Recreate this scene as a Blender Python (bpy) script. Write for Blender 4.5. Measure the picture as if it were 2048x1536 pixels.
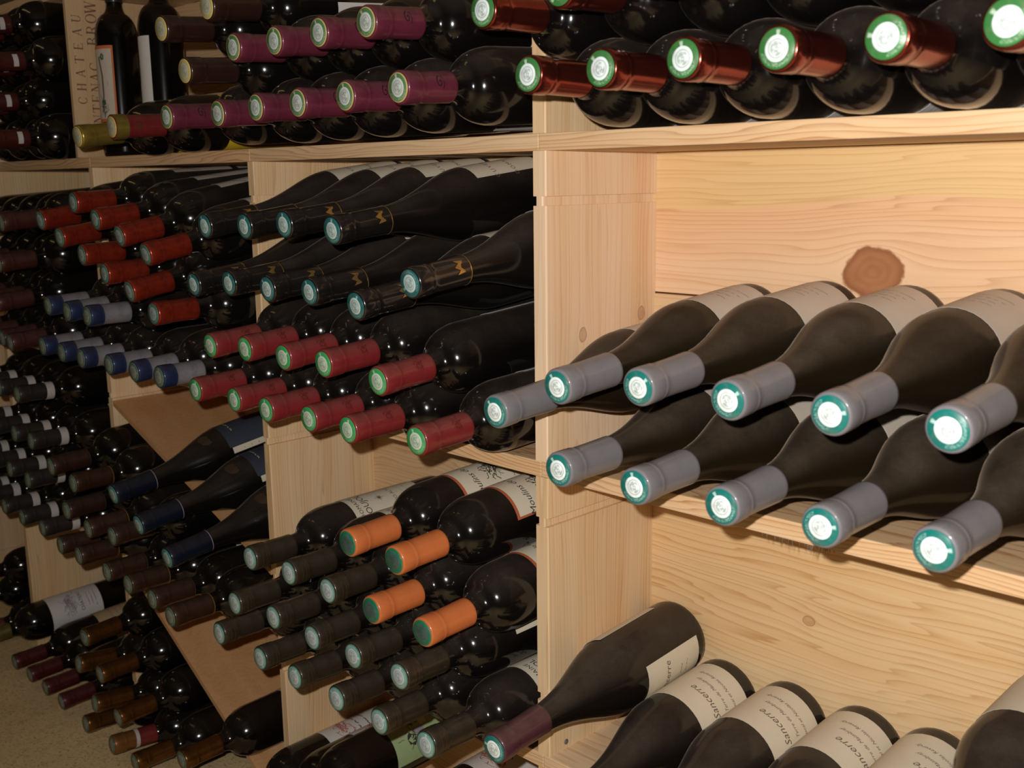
import bpy, bmesh, math, random
from mathutils import Matrix, Vector
random.seed(7)
for o in list(bpy.data.objects): bpy.data.objects.remove(o)
scene = bpy.context.scene
COL = scene.collection

# ------------------------------------------------------------------ camera
F_PX, YAW, PITCH, ROLL = 2128.28, 0.7836, 0.1904, -0.0132
CAM = Vector((0.7083, -0.76, -0.0261))
fw = Vector((-math.sin(YAW)*math.cos(PITCH), math.cos(YAW)*math.cos(PITCH), -math.sin(PITCH)))
rt = Vector((math.cos(YAW), math.sin(YAW), 0)); up = rt.cross(fw)
r2 = rt*math.cos(ROLL) + up*math.sin(ROLL); u2 = -rt*math.sin(ROLL) + up*math.cos(ROLL)
cd = bpy.data.cameras.new('camera'); cam = bpy.data.objects.new('camera', cd); COL.objects.link(cam)
cd.sensor_width = 36.0; cd.lens = 36.0*F_PX/2048.0; cd.clip_start = 0.02
cd.dof.use_dof = True; cd.dof.focus_distance = 1.15; cd.dof.aperture_fstop = 11.0
M = Matrix((r2, u2, -fw)).transposed().to_4x4(); M.translation = CAM
cam.matrix_world = M
scene.camera = cam

# ------------------------------------------------------------------ light
wd = bpy.data.worlds.new('cellar_ambient'); scene.world = wd; wd.use_nodes = True
wd.node_tree.nodes['Background'].inputs[0].default_value = (1.0, 0.80, 0.58, 1)
wd.node_tree.nodes['Background'].inputs[1].default_value = 0.017
fl = bpy.data.lights.new('camera_flash', 'POINT'); fl.energy = 44.0; fl.color = (1.0, 0.965, 0.92); fl.shadow_soft_size = 0.0055
flo = bpy.data.objects.new('camera_flash', fl); COL.objects.link(flo)
flo.location = CAM + u2*0.034 - r2*0.030
scene.view_settings.view_transform = 'Standard'; scene.view_settings.look = 'None'
scene.view_settings.gamma = 1.0; scene.view_settings.use_curve_mapping = False
scene.view_settings.exposure = 0.0

# ------------------------------------------------------------------ node helpers
def new_mat(name):
    m = bpy.data.materials.new(name); m.use_nodes = True
    nt = m.node_tree; nt.nodes.clear()
    out = nt.nodes.new('ShaderNodeOutputMaterial'); b = nt.nodes.new('ShaderNodeBsdfPrincipled')
    nt.links.new(b.outputs[0], out.inputs[0])
    return m, nt, b
class NT:
    def __init__(s, nt): s.nt = nt
    def n(s, t, **kw):
        x = s.nt.nodes.new(t)
        for k, v in kw.items(): setattr(x, k, v)
        return x
    def put(s, sock, v):
        if isinstance(v, bpy.types.NodeSocket): s.nt.links.new(v, sock)
        elif isinstance(v, (tuple, list)) and sock.type == 'RGBA' and len(v) == 3: sock.default_value = (*v, 1)
        else: sock.default_value = v
    def m(s, op, a, b=0.0, c=0.0, clamp=False):
        x = s.n('ShaderNodeMath', operation=op); x.use_clamp = clamp
        s.put(x.inputs[0], a); s.put(x.inputs[1], b)
        if op in ('MULTIPLY_ADD', 'SMOOTH_MIN', 'COMPARE'): s.put(x.inputs[2], c)
        return x.outputs[0]
    def mix(s, f, a, b):
        x = s.n('ShaderNodeMix', data_type='RGBA'); s.put(x.inputs[0], f); s.put(x.inputs[6], a); s.put(x.inputs[7], b)
        return x.outputs[2]
    def mixf(s, f, a, b):
        x = s.n('ShaderNodeMix', data_type='FLOAT'); s.put(x.inputs[0], f); s.put(x.inputs[2], a); s.put(x.inputs[3], b)
        return x.outputs[0]
    def step(s, v, a, b):   # smooth 0..1
        x = s.n('ShaderNodeMapRange', interpolation_type='SMOOTHSTEP'); s.put(x.inputs[0], v); x.inputs[1].default_value = a; x.inputs[2].default_value = b
        return x.outputs[0]
    def noise(s, vec, scale, detail=3.0, rough=0.55, dist=0.0):
        x = s.n('ShaderNodeTexNoise'); s.put(x.inputs['Vector'], vec); x.inputs['Scale'].default_value = scale
        x.inputs['Detail'].default_value = detail; x.inputs['Roughness'].default_value = rough; x.inputs['Distortion'].default_value = dist
        return x.outputs[0]
    def obj(s): return s.n('ShaderNodeTexCoord').outputs['Object']
    def rnd(s): return s.n('ShaderNodeObjectInfo').outputs['Random']
    def sep(s, v):
        x = s.n('ShaderNodeSeparateXYZ'); s.put(x.inputs[0], v); return x.outputs
    def comb(s, a, b, c):
        x = s.n('ShaderNodeCombineXYZ'); s.put(x.inputs[0], a); s.put(x.inputs[1], b); s.put(x.inputs[2], c); return x.outputs[0]
    def bump(s, h, strength=0.2, dist=0.001):
        x = s.n('ShaderNodeBump'); s.put(x.inputs['Height'], h); x.inputs['Strength'].default_value = strength; x.inputs['Distance'].default_value = dist
        return x.outputs[0]

def wood(name, light, dark, along='x', freq=150.0, knot=None, knot_r=0.03, sap=None, wobble=0.012, contrast=0.75, knots2=(), rough=0.55):
    """pine: growth bands run along one axis, flowing round knots"""
    m, nt, b = new_mat(name); N = NT(nt)
    s = N.sep(N.obj()); X, Y, Z = s[0], s[1], s[2]
    r = N.rnd()
    a = {'x': X, 'y': Y, 'z': Z}[along]
    if along == 'x': c1, c2 = Z, Y
    elif along == 'z': c1, c2 = Y, X
    else: c1, c2 = X, Z
    off = N.m('MULTIPLY', r, 13.7)
    low = N.noise(N.comb(N.m('MULTIPLY', a, 2.2), N.m('MULTIPLY_ADD', c1, 7.0, off), N.m('MULTIPLY_ADD', c2, 7.0, off)), 1.0, 2.0)
    g = c1; inside = None
    allk = ([(knot[0], knot[1], knot_r)] if knot else []) + list(knots2)
    for (ka, kc, kr) in allk:
        da = N.m('SUBTRACT', a, ka); dc = N.m('SUBTRACT', c1, kc)
        d2 = N.m('ADD', N.m('MULTIPLY', N.m('MULTIPLY', da, da), 0.45), N.m('MULTIPLY', dc, dc))
        fac = N.m('DIVIDE', kr*kr*0.9, N.m('ADD', d2, kr*kr*0.25))
        g = N.m('SUBTRACT', g, N.m('MULTIPLY', dc, fac))
        d = N.m('SQRT', N.m('ADD', N.m('MULTIPLY', N.m('MULTIPLY', da, da), 0.62), N.m('MULTIPLY', dc, dc)))
        nz = N.noise(N.comb(da, dc, 0.0), 38.0, 3.0)
        d = N.m('MULTIPLY', d, N.m('MULTIPLY_ADD', nz, 0.75, 0.62))
        ins = N.m('MULTIPLY', N.step(N.m('DIVIDE', d, kr), 1.04, 0.92), 1.0 if kr > 0.015 else 0.42)
        rings = N.m('MULTIPLY_ADD', N.m('SINE', N.m('MULTIPLY', d, 900.0)), 0.5, 0.5)
        rim = N.step(N.m('ABSOLUTE', N.m('SUBTRACT', N.m('DIVIDE', d, kr), 0.93)), 0.16, 0.0)
        if inside is None: inside, kring, krim = ins, rings, rim
        else: inside, kring, krim = N.m('MAXIMUM', inside, ins), N.mixf(ins, kring, rings), N.m('MAXIMUM', krim, rim)
    ph = N.m('ADD', N.m('MULTIPLY', g, freq), N.m('ADD', N.m('MULTIPLY', low, wobble*freq*6.0), N.m('MULTIPLY', off, 2.0)))
    fine = N.noise(N.comb(N.m('MULTIPLY', a, 9.0), N.m('MULTIPLY_ADD', g, 420.0, off), N.m('MULTIPLY', c2, 420.0)), 1.0, 3.0, 0.6)
    broad = N.noise(N.comb(N.m('MULTIPLY', a, 1.2), N.m('MULTIPLY_ADD', g, 26.0, off), N.m('MULTIPLY', c2, 26.0)), 1.0, 2.0)
    ph = N.m('ADD', ph, N.m('MULTIPLY', N.noise(N.comb(N.m('MULTIPLY', a, 0.8), N.m('MULTIPLY_ADD', g, 95.0, off), N.m('MULTIPLY', c2, 95.0)), 1.0, 1.0), 17.0))
    fr = N.m('FRACT', N.m('DIVIDE', ph, 6.283))
    band = N.m('POWER', fr, 3.6)                                   # slow rise, sharp late-wood edge
    band = N.m('MULTIPLY', band, N.step(fr, 1.0, 0.93))
    k = N.m('ADD', N.m('MULTIPLY', band, N.m('MULTIPLY_ADD', broad, 1.3, -0.15)), N.m('MULTIPLY_ADD', fine, 0.30, -0.10))
    fade_ = N.noise(N.comb(N.m('MULTIPLY', a, 5.0), N.m('MULTIPLY_ADD', g, 60.0, off), N.m('MULTIPLY', c2, 60.0)), 1.0, 2.0)
    k = N.m('MULTIPLY', k, N.m('MULTIPLY', N.m('MULTIPLY_ADD', fade_, 1.2, 0.4), contrast), clamp=True)
    tone = N.mix(N.step(broad, 0.3, 0.7), tuple(min(1, c*f) for c, f in zip(light, (1.04, 1.06, 1.10))), tuple(c*f for c, f in zip(light, (0.98, 0.90, 0.80))))
    col = N.mix(k, tone, dark)
    if sap:
        gs = g
        if knot:
            gs = N.m('SUBTRACT', c1, N.m('MULTIPLY', dc, N.m('DIVIDE', 0.0022, N.m('ADD', d2, 0.005))))
        gs = N.m('ADD', gs, N.m('MULTIPLY_ADD', low, 0.03, -0.015))
        sy = N.step(gs, sap[0]-0.0012, sap[0]+0.0012)
        col = N.mix(N.m('MULTIPLY', sy, 0.75), col, N.mix(k, sap[1], sap[2]))
    if inside is not None:
        kc_ = N.mix(N.m('MULTIPLY_ADD', kring, 0.18, N.m('MULTIPLY', nz, 0.8)), (0.30, 0.115, 0.045), (0.44, 0.20, 0.09))
        col = N.mix(inside, col, kc_); col = N.mix(N.m('MULTIPLY', krim, 0.75 if knot_r > 0.015 and knot else 0.4), col, (0.27, 0.10, 0.04))
    nt.links.new(col, b.inputs['Base Color']); b.inputs['Roughness'].default_value = rough
    nt.links.new(N.bump(N.m('ADD', fine, N.m('MULTIPLY', band, 0.6)), 0.18, 0.0006), b.inputs['Normal'])
    b.inputs['Specular IOR Level'].default_value = 0.25
    return m

def glass(name, col, dustcol, amount, rough=0.13, top=0.85, shine=1.0, sheen=0.25):
    """dark wine-filled bottle glass under a film of cellar dust that settles on whatever faces up"""
    m, nt, b = new_mat(name); N = NT(nt)
    co = N.obj(); r = N.rnd()
    nz = N.sep(N.n('ShaderNodeNewGeometry').outputs['Normal'])[2]
    v = N.n('ShaderNodeVectorMath', operation='ADD'); N.put(v.inputs[0], co); N.put(v.inputs[1], N.comb(r, N.m('MULTIPLY', r, 7.0), r))
    n1 = N.noise(v.outputs[0], 26.0, 4.0, 0.6); n2 = N.noise(v.outputs[0], 420.0, 2.0, 0.6)
    upf = N.step(nz, 0.05, 1.0)
    d = N.m('MULTIPLY', N.m('MULTIPLY_ADD', upf, top, 0.035), N.m('MULTIPLY_ADD', n1, 2.0, -0.05))
    d = N.m('MULTIPLY', d, N.m('MULTIPLY_ADD', n2, 0.5, 0.75))
    d = N.m('MULTIPLY', d, N.m('MULTIPLY_ADD', r, 0.5*amount, 0.75*amount), clamp=True)
    nt.links.new(N.mix(d, col, dustcol), b.inputs['Base Color'])
    b.inputs['Roughness'].default_value = 0.8; b.inputs['Specular IOR Level'].default_value = 0.0
    nt.links.new(N.m('MULTIPLY', N.m('SUBTRACT', 1.0, N.m('MULTIPLY', d, 1.6, clamp=True)), shine), b.inputs['Coat Weight'])
    b.inputs['Coat Roughness'].default_value = rough; b.inputs['Coat IOR'].default_value = 1.5
    nt.links.new(N.m('MULTIPLY', N.m('MULTIPLY_ADD', N.step(nz, -0.3, 0.8), 0.8, 0.2), sheen), b.inputs['Sheen Weight'])
    b.inputs['Sheen Roughness'].default_value = 0.28; b.inputs['Sheen Tint'].default_value = (*[min(1.0, c*4.0) for c in dustcol], 1)
    return m

def foil(name, col, rough=0.38, metallic=0.0, dust=0.25, dustcol=(0.20, 0.155, 0.12), bands=None, mottled=0.25, spec=0.35, coat=0.35):
    """capsule: bands = [(t0, t1, colour)] measured from the top of the bottle (local z, capsule origin at its top)"""
    m, nt, b = new_mat(name); N = NT(nt)
    co = N.obj(); z = N.sep(co)[2]; t = N.m('MULTIPLY', z, -1.0); r = N.rnd()
    base = col
    for (t0, t1, c) in (bands or []):
        f = N.m('MULTIPLY', N.step(t, t0-0.0003, t0+0.0003), N.step(t, t1+0.0003, t1-0.0003))
        base = N.mix(f, base, c)
    n1 = N.noise(co, 75.0, 4.0, 0.65)
    nz = N.sep(N.n('ShaderNodeNewGeometry').outputs['Normal'])[2]
    d = N.m('MULTIPLY', N.m('MULTIPLY_ADD', N.step(nz, 0.0, 0.95), 0.8, 0.1), N.m('MULTIPLY', n1, dust*1.1), clamp=True)
    dk = N.m('MULTIPLY', N.step(n1, 0.55, 0.32), mottled)
    c2 = N.mix(dk, base, (0.01, 0.008, 0.007)); c2 = N.mix(d, c2, dustcol)
    nt.links.new(c2, b.inputs['Base Color'])
    b.inputs['Metallic'].default_value = metallic
    nt.links.new(N.mixf(d, rough, 0.7), b.inputs['Roughness'])
    b.inputs['Coat Weight'].default_value = coat; b.inputs['Coat Roughness'].default_value = 0.12
    b.inputs['Specular IOR Level'].default_value = spec
    nt.links.new(N.bump(N.noise(co, 160.0, 2.0), 0.12, 0.0008), b.inputs['Normal'])
    return m

def seal_mat(name, ring, centre, letter, rim=None, fade=0.0):
    """printed tax seal: coloured ring with tiny lettering round a pale disc with an engraved head"""
    m, nt, b = new_mat(name); N = NT(nt)
    co = N.obj(); s = N.sep(co)
    rad = N.m('SQRT', N.m('ADD', N.m('MULTIPLY', s[0], s[0]), N.m('MULTIPLY', s[1], s[1])))
    ang = N.m('ARCTAN2', s[1], s[0])
    q = N.m('DIVIDE', rad, 0.0132)
    inring = N.step(q, 0.63, 0.66)
    lett = N.noise(N.comb(N.m('MULTIPLY', N.m('COSINE', ang), 9.0), N.m('MULTIPLY', N.m('SINE', ang), 9.0), N.m('MULTIPLY', q, 9.0)), 2.4, 2.0, 0.7)
    lband = N.m('MULTIPLY', N.step(q, 0.68, 0.71), N.step(q, 0.90, 0.87))
    gap = N.m('MULTIPLY', N.step(N.m('SINE', ang), -0.25, -0.35), 0.75)
    tick = N.m('MULTIPLY', N.step(N.m('ABSOLUTE', N.m('SUBTRACT', ang, 1.57)), 0.16, 0.08), N.step(q, 0.92, 0.86))
    lmask = N.m('MULTIPLY', N.m('MULTIPLY', N.step(lett, 0.52, 0.58), lband), gap)
    c = N.mix(N.m('MAXIMUM', lmask, N.m('MULTIPLY', tick, 0.8)), ring, letter)
    circ = N.m('MULTIPLY', N.step(N.m('ABSOLUTE', N.m('SUBTRACT', q, 0.45)), 0.05, 0.02), 0.40)
    head = N.noise(N.comb(N.m('MULTIPLY', s[0], 240.0), N.m('MULTIPLY', s[1], 240.0), 3.3), 1.0, 3.0, 0.6)
    hm = N.m('MULTIPLY', N.m('MULTIPLY', N.step(head, 0.48, 0.60), N.step(q, 0.40, 0.30)), 0.5)
    cc = N.mix(N.m('MAXIMUM', circ, hm), centre, tuple(x*0.35 for x in ring))
    col = N.mix(inring, cc, c)
    if rim: col = N.mix(N.step(q, 0.90, 0.95), col, rim)
    grime = N.noise(co, 130.0, 3.0)
    col = N.mix(N.m('MULTIPLY', N.step(grime, 0.45, 0.75), 0.25+fade), col, (0.20, 0.17, 0.13))
    nt.links.new(col, b.inputs['Base Color']); b.inputs['Roughness'].default_value = 0.32
    b.inputs['Specular IOR Level'].default_value = 0.4
    return m

def plain(name, col, rough=0.6, metallic=0.0, var=0.15, scale=90.0, spec=0.4, stain=None):
    m, nt, b = new_mat(name); N = NT(nt)
    n = N.noise(N.obj(), scale, 4.0, 0.6)
    c = N.mix(N.m('MULTIPLY', n, var), col, stain or tuple(x*0.45 for x in col))
    nt.links.new(c, b.inputs['Base Color']); b.inputs['Roughness'].default_value = rough; b.inputs['Metallic'].default_value = metallic
    b.inputs['Specular IOR Level'].default_value = spec
    return m

# ------------------------------------------------------------------ mesh helpers
def mesh_obj(name, verts, faces, mat, parent=None, smooth=False, sharp=35):
    me = bpy.data.meshes.new(name); me.from_pydata(verts, [], faces); me.validate(); me.update()
    if mat: me.materials.append(mat)
    if smooth:
        for p in me.polygons: p.use_smooth = True
        try: me.set_sharp_from_angle(angle=math.radians(sharp))
        except Exception: pass
    o = bpy.data.objects.new(name, me); COL.objects.link(o)
    if parent: o.parent = parent
    return o
def link_mesh(name, me, parent, loc=(0, 0, 0)):
    o = bpy.data.objects.new(name, me); COL.objects.link(o); o.parent = parent; o.location = loc
    return o
def lathe(profile, seg=32, cap0=False, cap1=False):
    V = []; F = []
    for (r, z) in profile:
        for i in range(seg):
            a = 2*math.pi*i/seg; V.append((r*math.cos(a), r*math.sin(a), z))
    n = len(profile)
    for k in range(n-1):
        for i in range(seg):
            j = (i+1) % seg; F.append((k*seg+i, k*seg+j, (k+1)*seg+j, (k+1)*seg+i))
    if cap0: F.append(tuple(range(seg-1, -1, -1)))
    if cap1: F.append(tuple((n-1)*seg+i for i in range(seg)))
    return V, F
def patch(R, z0, z1, a0, a1, th=0.00025, seg=None, nz=2):
    """a paper label: a thin curved sheet with real thickness, angles in degrees"""
    seg = seg or max(3, int(abs(a1-a0)/9)); V = []; F = []
    for rr in (R, R+th):
        for k in range(nz):
            z = z0+(z1-z0)*k/(nz-1)
            for i in range(seg+1):
                a = math.radians(a0+(a1-a0)*i/seg); V.append((rr*math.cos(a), rr*math.sin(a), z))
    w = seg+1; off = nz*w
    for k in range(nz-1):
        for i in range(seg):
            q = (k*w+i, k*w+i+1, (k+1)*w+i+1, (k+1)*w+i)
            F.append(tuple(off+x for x in q)); F.append(tuple(reversed(q)))
    for i in range(seg):
        F.append((i, i+1, off+i+1, off+i)); t = (nz-1)*w
        F.append((t+i+1, t+i, off+t+i, off+t+i+1))
    for k in range(nz-1):
        F.append((k*w, off+k*w, off+(k+1)*w, (k+1)*w)); e = seg
        F.append((k*w+e, (k+1)*w+e, off+(k+1)*w+e, off+k*w+e))
    return V, F
def box_vf(x0, x1, y0, y1, z0, z1, bev=0.0):
    bm = bmesh.new(); bmesh.ops.create_cube(bm, size=1.0)
    for v in bm.verts:
        v.co = Vector(((x0+x1)/2+v.co.x*(x1-x0), (y0+y1)/2+v.co.y*(y1-y0), (z0+z1)/2+v.co.z*(z1-z0)))
    if bev: bmesh.ops.bevel(bm, geom=list(bm.edges), offset=bev, segments=2, affect='EDGES', profile=0.6)
    bm.verts.index_update()
    V = [tuple(v.co) for v in bm.verts]; F = [tuple(v.index for v in f.verts) for f in bm.faces]; bm.free()
    return V, F
def empty(name, loc=(0, 0, 0)):
    o = bpy.data.objects.new(name, None); o.empty_display_size = 0.03; COL.objects.link(o); o.location = loc; return o
def tag(o, label=None, cat=None, group=None, kind=None):
    if label: o['label'] = label
    if cat: o['category'] = cat
    if group: o['group'] = group
    if kind: o['kind'] = kind
    return o
def text_flat(s, size, align='CENTER', shear=0.0, bold=0.0, spacing=1.0):
    cu = bpy.data.curves.new('t', 'FONT'); cu.body = s; cu.size = size; cu.align_x = align; cu.shear = shear; cu.offset = bold; cu.space_character = spacing
    cu.resolution_u = 2
    o = bpy.data.objects.new('t', cu); COL.objects.link(o)
    dg = bpy.context.evaluated_depsgraph_get()
    me = bpy.data.meshes.new_from_object(o.evaluated_get(dg))
    V = [tuple(v.co) for v in me.vertices]; F = [tuple(p.vertices) for p in me.polygons]
    bpy.data.objects.remove(o); bpy.data.meshes.remove(me); bpy.data.curves.remove(cu)
    return V, F
def wrap(V, R, theta, z):      # flat print (x right, y toward the neck) rolled on to the bottle
    out = []
    for v in V:
        a = math.radians(theta)+v[0]/R; out.append((R*math.cos(a), R*math.sin(a), z+v[1]))
    return out
def join(*parts):
    V = []; F = []
    for (v, f) in parts:
        o = len(V); V += list(v); F += [tuple(i+o for i in q) for q in f]
    return V, F
def shift(vf, dx, dy, sc=1.0): return [(v[0]*sc+dx, v[1]*sc+dy, 0) for v in vf[0]], vf[1]
def poly_stroke(pts, w):
    """a thin printed line"""
    V = []; F = []
    for i in range(len(pts)):
        p = Vector(pts[i]); a = Vector(pts[max(0, i-1)]); b = Vector(pts[min(len(pts)-1, i+1)])
        d = (b-a); d = d.normalized() if d.length > 0 else Vector((1, 0)); n = Vector((-d.y, d.x))*w/2
        V += [(p.x+n.x, p.y+n.y, 0), (p.x-n.x, p.y-n.y, 0)]
    for i in range(len(pts)-1): F.append((2*i, 2*i+1, 2*i+3, 2*i+2))
    return V, F

# ------------------------------------------------------------------ materials
W_SIDE = wood('pine_upright', (0.71, 0.51, 0.30), (0.45, 0.26, 0.12), 'z', 1300.0, contrast=1.15, wobble=0.006)
W_KNOT = wood('pine_upright_knotty', (0.76, 0.55, 0.36), (0.52, 0.29, 0.15), 'z', 900.0, contrast=0.85, wobble=0.007,
              knots2=[(-0.1705, 0.150, 0.006), (-0.1836, 0.054, 0.006)])
W_SHELF = wood('pine_shelf', (0.70, 0.49, 0.29), (0.40, 0.18, 0.065), 'x', 1500.0, contrast=1.5)
W_BACK = wood('pine_back_plank', (0.70, 0.48, 0.27), (0.42, 0.21, 0.085), 'x', 1000.0, contrast=1.15, wobble=0.02)
W_BACKK = wood('pine_plank_with_knot', (0.80, 0.53, 0.325), (0.58, 0.315, 0.155), 'x', 1050.0, knot=(0.2497, -0.1156), knot_r=0.0235,
               sap=(-0.062, (0.76, 0.53, 0.245), (0.60, 0.38, 0.15)), contrast=1.2, wobble=0.010)
W_BACKL = wood('pine_plank_small_knot', (0.76, 0.53, 0.285), (0.50, 0.255, 0.085), 'x', 760.0, knot=(0.20, -0.474), knot_r=0.0055, contrast=1.35, wobble=0.018)
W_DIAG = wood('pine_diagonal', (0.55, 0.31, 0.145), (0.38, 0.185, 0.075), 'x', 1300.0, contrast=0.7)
W_CRATE = wood('crate_wood', (0.50, 0.34, 0.19), (0.34, 0.20, 0.10), 'z', 1200.0, contrast=0.5)

G_BLACK = glass('dark_bottle_glass', (0.0030, 0.0024, 0.0024), (0.085, 0.066, 0.052), 0.26, sheen=0.16)
G_DUSTY = glass('dusty_burgundy_glass', (0.004, 0.0032, 0.003), (0.090, 0.070, 0.055), 0.34, 0.15, shine=0.8, sheen=0.2)
G_OLIVE = glass('dusty_olive_glass', (0.010, 0.0065, 0.003), (0.140, 0.105, 0.078), 0.31, 0.20, shine=0.6, sheen=0.18)
G_DEEP = glass('dusty_brown_glass', (0.006, 0.0042, 0.003), (0.125, 0.098, 0.078), 0.30, 0.16, shine=0.85, sheen=0.16)
G_CLEAN = glass('shiny_bottle_glass', (0.0026, 0.002, 0.002), (0.08, 0.06, 0.04), 0.12, sheen=0.12)

S_GREEN = seal_mat('seal_green', (0.032, 0.150, 0.038), (0.66, 0.74, 0.74), (0.5, 0.62, 0.5))
S_GREENG = seal_mat('seal_green_gold', (0.06, 0.17, 0.06), (0.50, 0.54, 0.52), (0.5, 0.5, 0.4), rim=(0.45, 0.36, 0.12))
S_BRIGHT = seal_mat('seal_bright_green', (0.035, 0.30, 0.09), (0.52, 0.62, 0.50), (0.45, 0.6, 0.45))
S_TEAL = seal_mat('seal_teal', (0.006, 0.150, 0.130), (0.80, 0.88, 0.87), (0.50, 0.72, 0.68))
S_TEALD = seal_mat('seal_dark_teal', (0.014, 0.105, 0.105), (0.44, 0.56, 0.54), (0.3, 0.45, 0.42))
S_SILVER = seal_mat('seal_silver', (0.20, 0.34, 0.32), (0.46, 0.53, 0.54), (0.5, 0.55, 0.55), rim=(0.06, 0.20, 0.13))
S_DGREEN = seal_mat('seal_dark_green', (0.012, 0.14, 0.075), (0.05, 0.095, 0.085), (0.02, 0.08, 0.05), rim=(0.015, 0.17, 0.09))
S_GOLD = seal_mat('seal_gold', (0.42, 0.36, 0.15), (0.42, 0.42, 0.33), (0.5, 0.45, 0.25), rim=(0.55, 0.42, 0.12))
S_PALE = seal_mat('seal_pale', (0.07, 0.125, 0.085), (0.24, 0.265, 0.225), (0.2, 0.25, 0.2), fade=0.2)

CREAM = plain('cream_label_paper', (0.66, 0.585, 0.45), 0.75, var=0.25, scale=40)
CREAMG = plain('faded_cream_label_paper', (0.58, 0.50, 0.415), 0.8, var=0.25, scale=30)
GREYP = plain('greyish_label_paper', (0.50, 0.43, 0.36), 0.8, var=0.30, scale=30)
WHITEP = plain('white_label_paper', (0.60, 0.57, 0.54), 0.7, var=0.2, scale=40)
INK = plain('black_ink', (0.035, 0.028, 0.025), 0.6)
BROWNINK = plain('brown_ink', (0.14, 0.085, 0.06), 0.6)
REDINK = plain('red_ink', (0.40, 0.07, 0.035), 0.6)
REDB = plain('brick_red_border', (0.42, 0.11, 0.045), 0.6)
GOLDF = plain('gold_foil_print', (0.55, 0.33, 0.09), 0.3, metallic=0.8)
DGOLD = plain('dull_gold_print', (0.13, 0.085, 0.035), 0.35, metallic=0.7)
BLACKP = plain('black_print', (0.012, 0.008, 0.009), 0.5)
PURPLEP = plain('violet_grey_print', (0.25, 0.21, 0.25), 0.7)
GREENP = plain('green_picture_print', (0.25, 0.36, 0.16), 0.6, var=0.5, scale=60, stain=(0.42, 0.46, 0.30))
ORANGEP = plain('orange_border_print', (0.50, 0.13, 0.04), 0.6)
LEAFP = plain('dark_green_print', (0.05, 0.11, 0.05), 0.6)
YELLOWP = plain('yellow_label_paper', (0.62, 0.44, 0.03), 0.6)
DARKREDP = plain('dark_red_print', (0.10, 0.012, 0.012), 0.5)
EMBOSS = plain('bronze_emboss', (0.055, 0.032, 0.017), 0.6)
TANP = plain('tan_label_paper', (0.45, 0.33, 0.18), 0.8)
NAVYP = plain('dark_blue_label_paper', (0.035, 0.042, 0.06), 0.6)
WHITEBAND = plain('white_capsule_band', (0.46, 0.42, 0.40), 0.6, var=0.3)

# ------------------------------------------------------------------ bottle shapes (local z: base 0 -> neck L)
def smooth01(a): a = min(1, max(0, a)); return a*a*(3-2*a)
RB, RG = 0.0375, 0.0405
def prof_bordeaux(L=0.300):
    p = [(0.004, 0.016), (0.018, 0.012), (0.027, 0.002), (0.033, 0.0), (0.0365, 0.0035), (RB, 0.009), (RB, 0.06), (RB, 0.12)]
    for i in range(0, 12):                      # rounded shoulder, then a tight hollow up to the neck
        ph = math.radians(76*i/11); t = 0.117-0.040*math.sin(ph); r = RB-0.021*(1-math.cos(ph)); p.append((r, L-t))
    (ra, ta), (rb, tb_), (rc, tc) = (r, t), (0.0139, 0.0742), (0.0137, 0.062)
    for i in range(1, 8):
        q = i/7.0; p.append(((1-q)**2*ra+2*q*(1-q)*rb+q*q*rc, L-((1-q)**2*ta+2*q*(1-q)*tb_+q*q*tc)))
    p += [(0.0137, L-0.045), (0.0135, L-0.018), (0.0140, L-0.014), (0.0140, L-0.003)]
    return p
def prof_burgundy(L=0.296):
    p = [(0.004, 0.018), (0.020, 0.013), (0.030, 0.002), (0.036, 0.0), (0.0395, 0.004), (RG, 0.010), (RG, 0.06), (RG, L-0.176)]
    for i in range(1, 15):
        t = 0.176-0.116*i/14
        s = max(0.0, (t-0.060)/0.116); s = s**1.25; s = smooth01(s)*0.75+s*0.25; r = 0.0139+(RG-0.0139)*s
        p.append((r, L-t))
    p += [(0.0138, L-0.045), (0.0136, L-0.020), (0.0141, L-0.015), (0.0141, L-0.003)]
    return p
def capsule_prof(length, flare=0.0149):
    # z measured down from the top (negative)
    return [(0.0105, -0.0003), (0.0138, -0.0002), (0.0148, -0.0008), (0.01535, -0.0022), (0.01545, -0.008), (0.0154, -0.0150), (0.0151, -0.0162),
            (0.0152, -0.0175), (0.0153, -0.0188), (0.0150, -0.0202), (0.0146, -0.0216), (0.0145, -0.026), (0.0146, -length*0.6), (flare, -length+0.003), (flare+0.0001, -length+0.0006), (flare-0.0004, -length)]
def build_mesh(name, V, F, mat, smooth=True, sharp=40):
    me = bpy.data.meshes.new(name); me.from_pydata(V, [], F); me.validate(); me.update(); me.materials.append(mat)
    if smooth:
        for p in me.polygons: p.use_smooth = True
        me.set_sharp_from_angle(angle=math.radians(sharp))
    return me
_cache = {}
def cached(key, fn):
    if key not in _cache: _cache[key] = fn()
    return _cache[key]
def body_mesh(shape, mat):
    def f():
        pr = prof_bordeaux() if shape == 'bordeaux' else prof_burgundy()
        V, F = lathe(pr, 36, cap0=True, cap1=True)
        return build_mesh('glass_body', V, F, mat)
    return cached(('body', shape, mat.name), f)
def cap_mesh(length, mat, flare=0.0149):
    def f():
        V, F = lathe(list(reversed(capsule_prof(length, flare))), 32, cap1=True)
        return build_mesh('capsule', V, F, mat, sharp=50)
    return cached(('cap', length, mat.name), f)
def seal_mesh(mat):
    def f():
        V, F = lathe([(0.0132, -0.0003), (0.0132, 0.0003), (0.0129, 0.0006)], 32, cap1=True)
        return build_mesh('seal', V, F, mat, sharp=60)
    return cached(('seal', mat.name), f)
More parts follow.
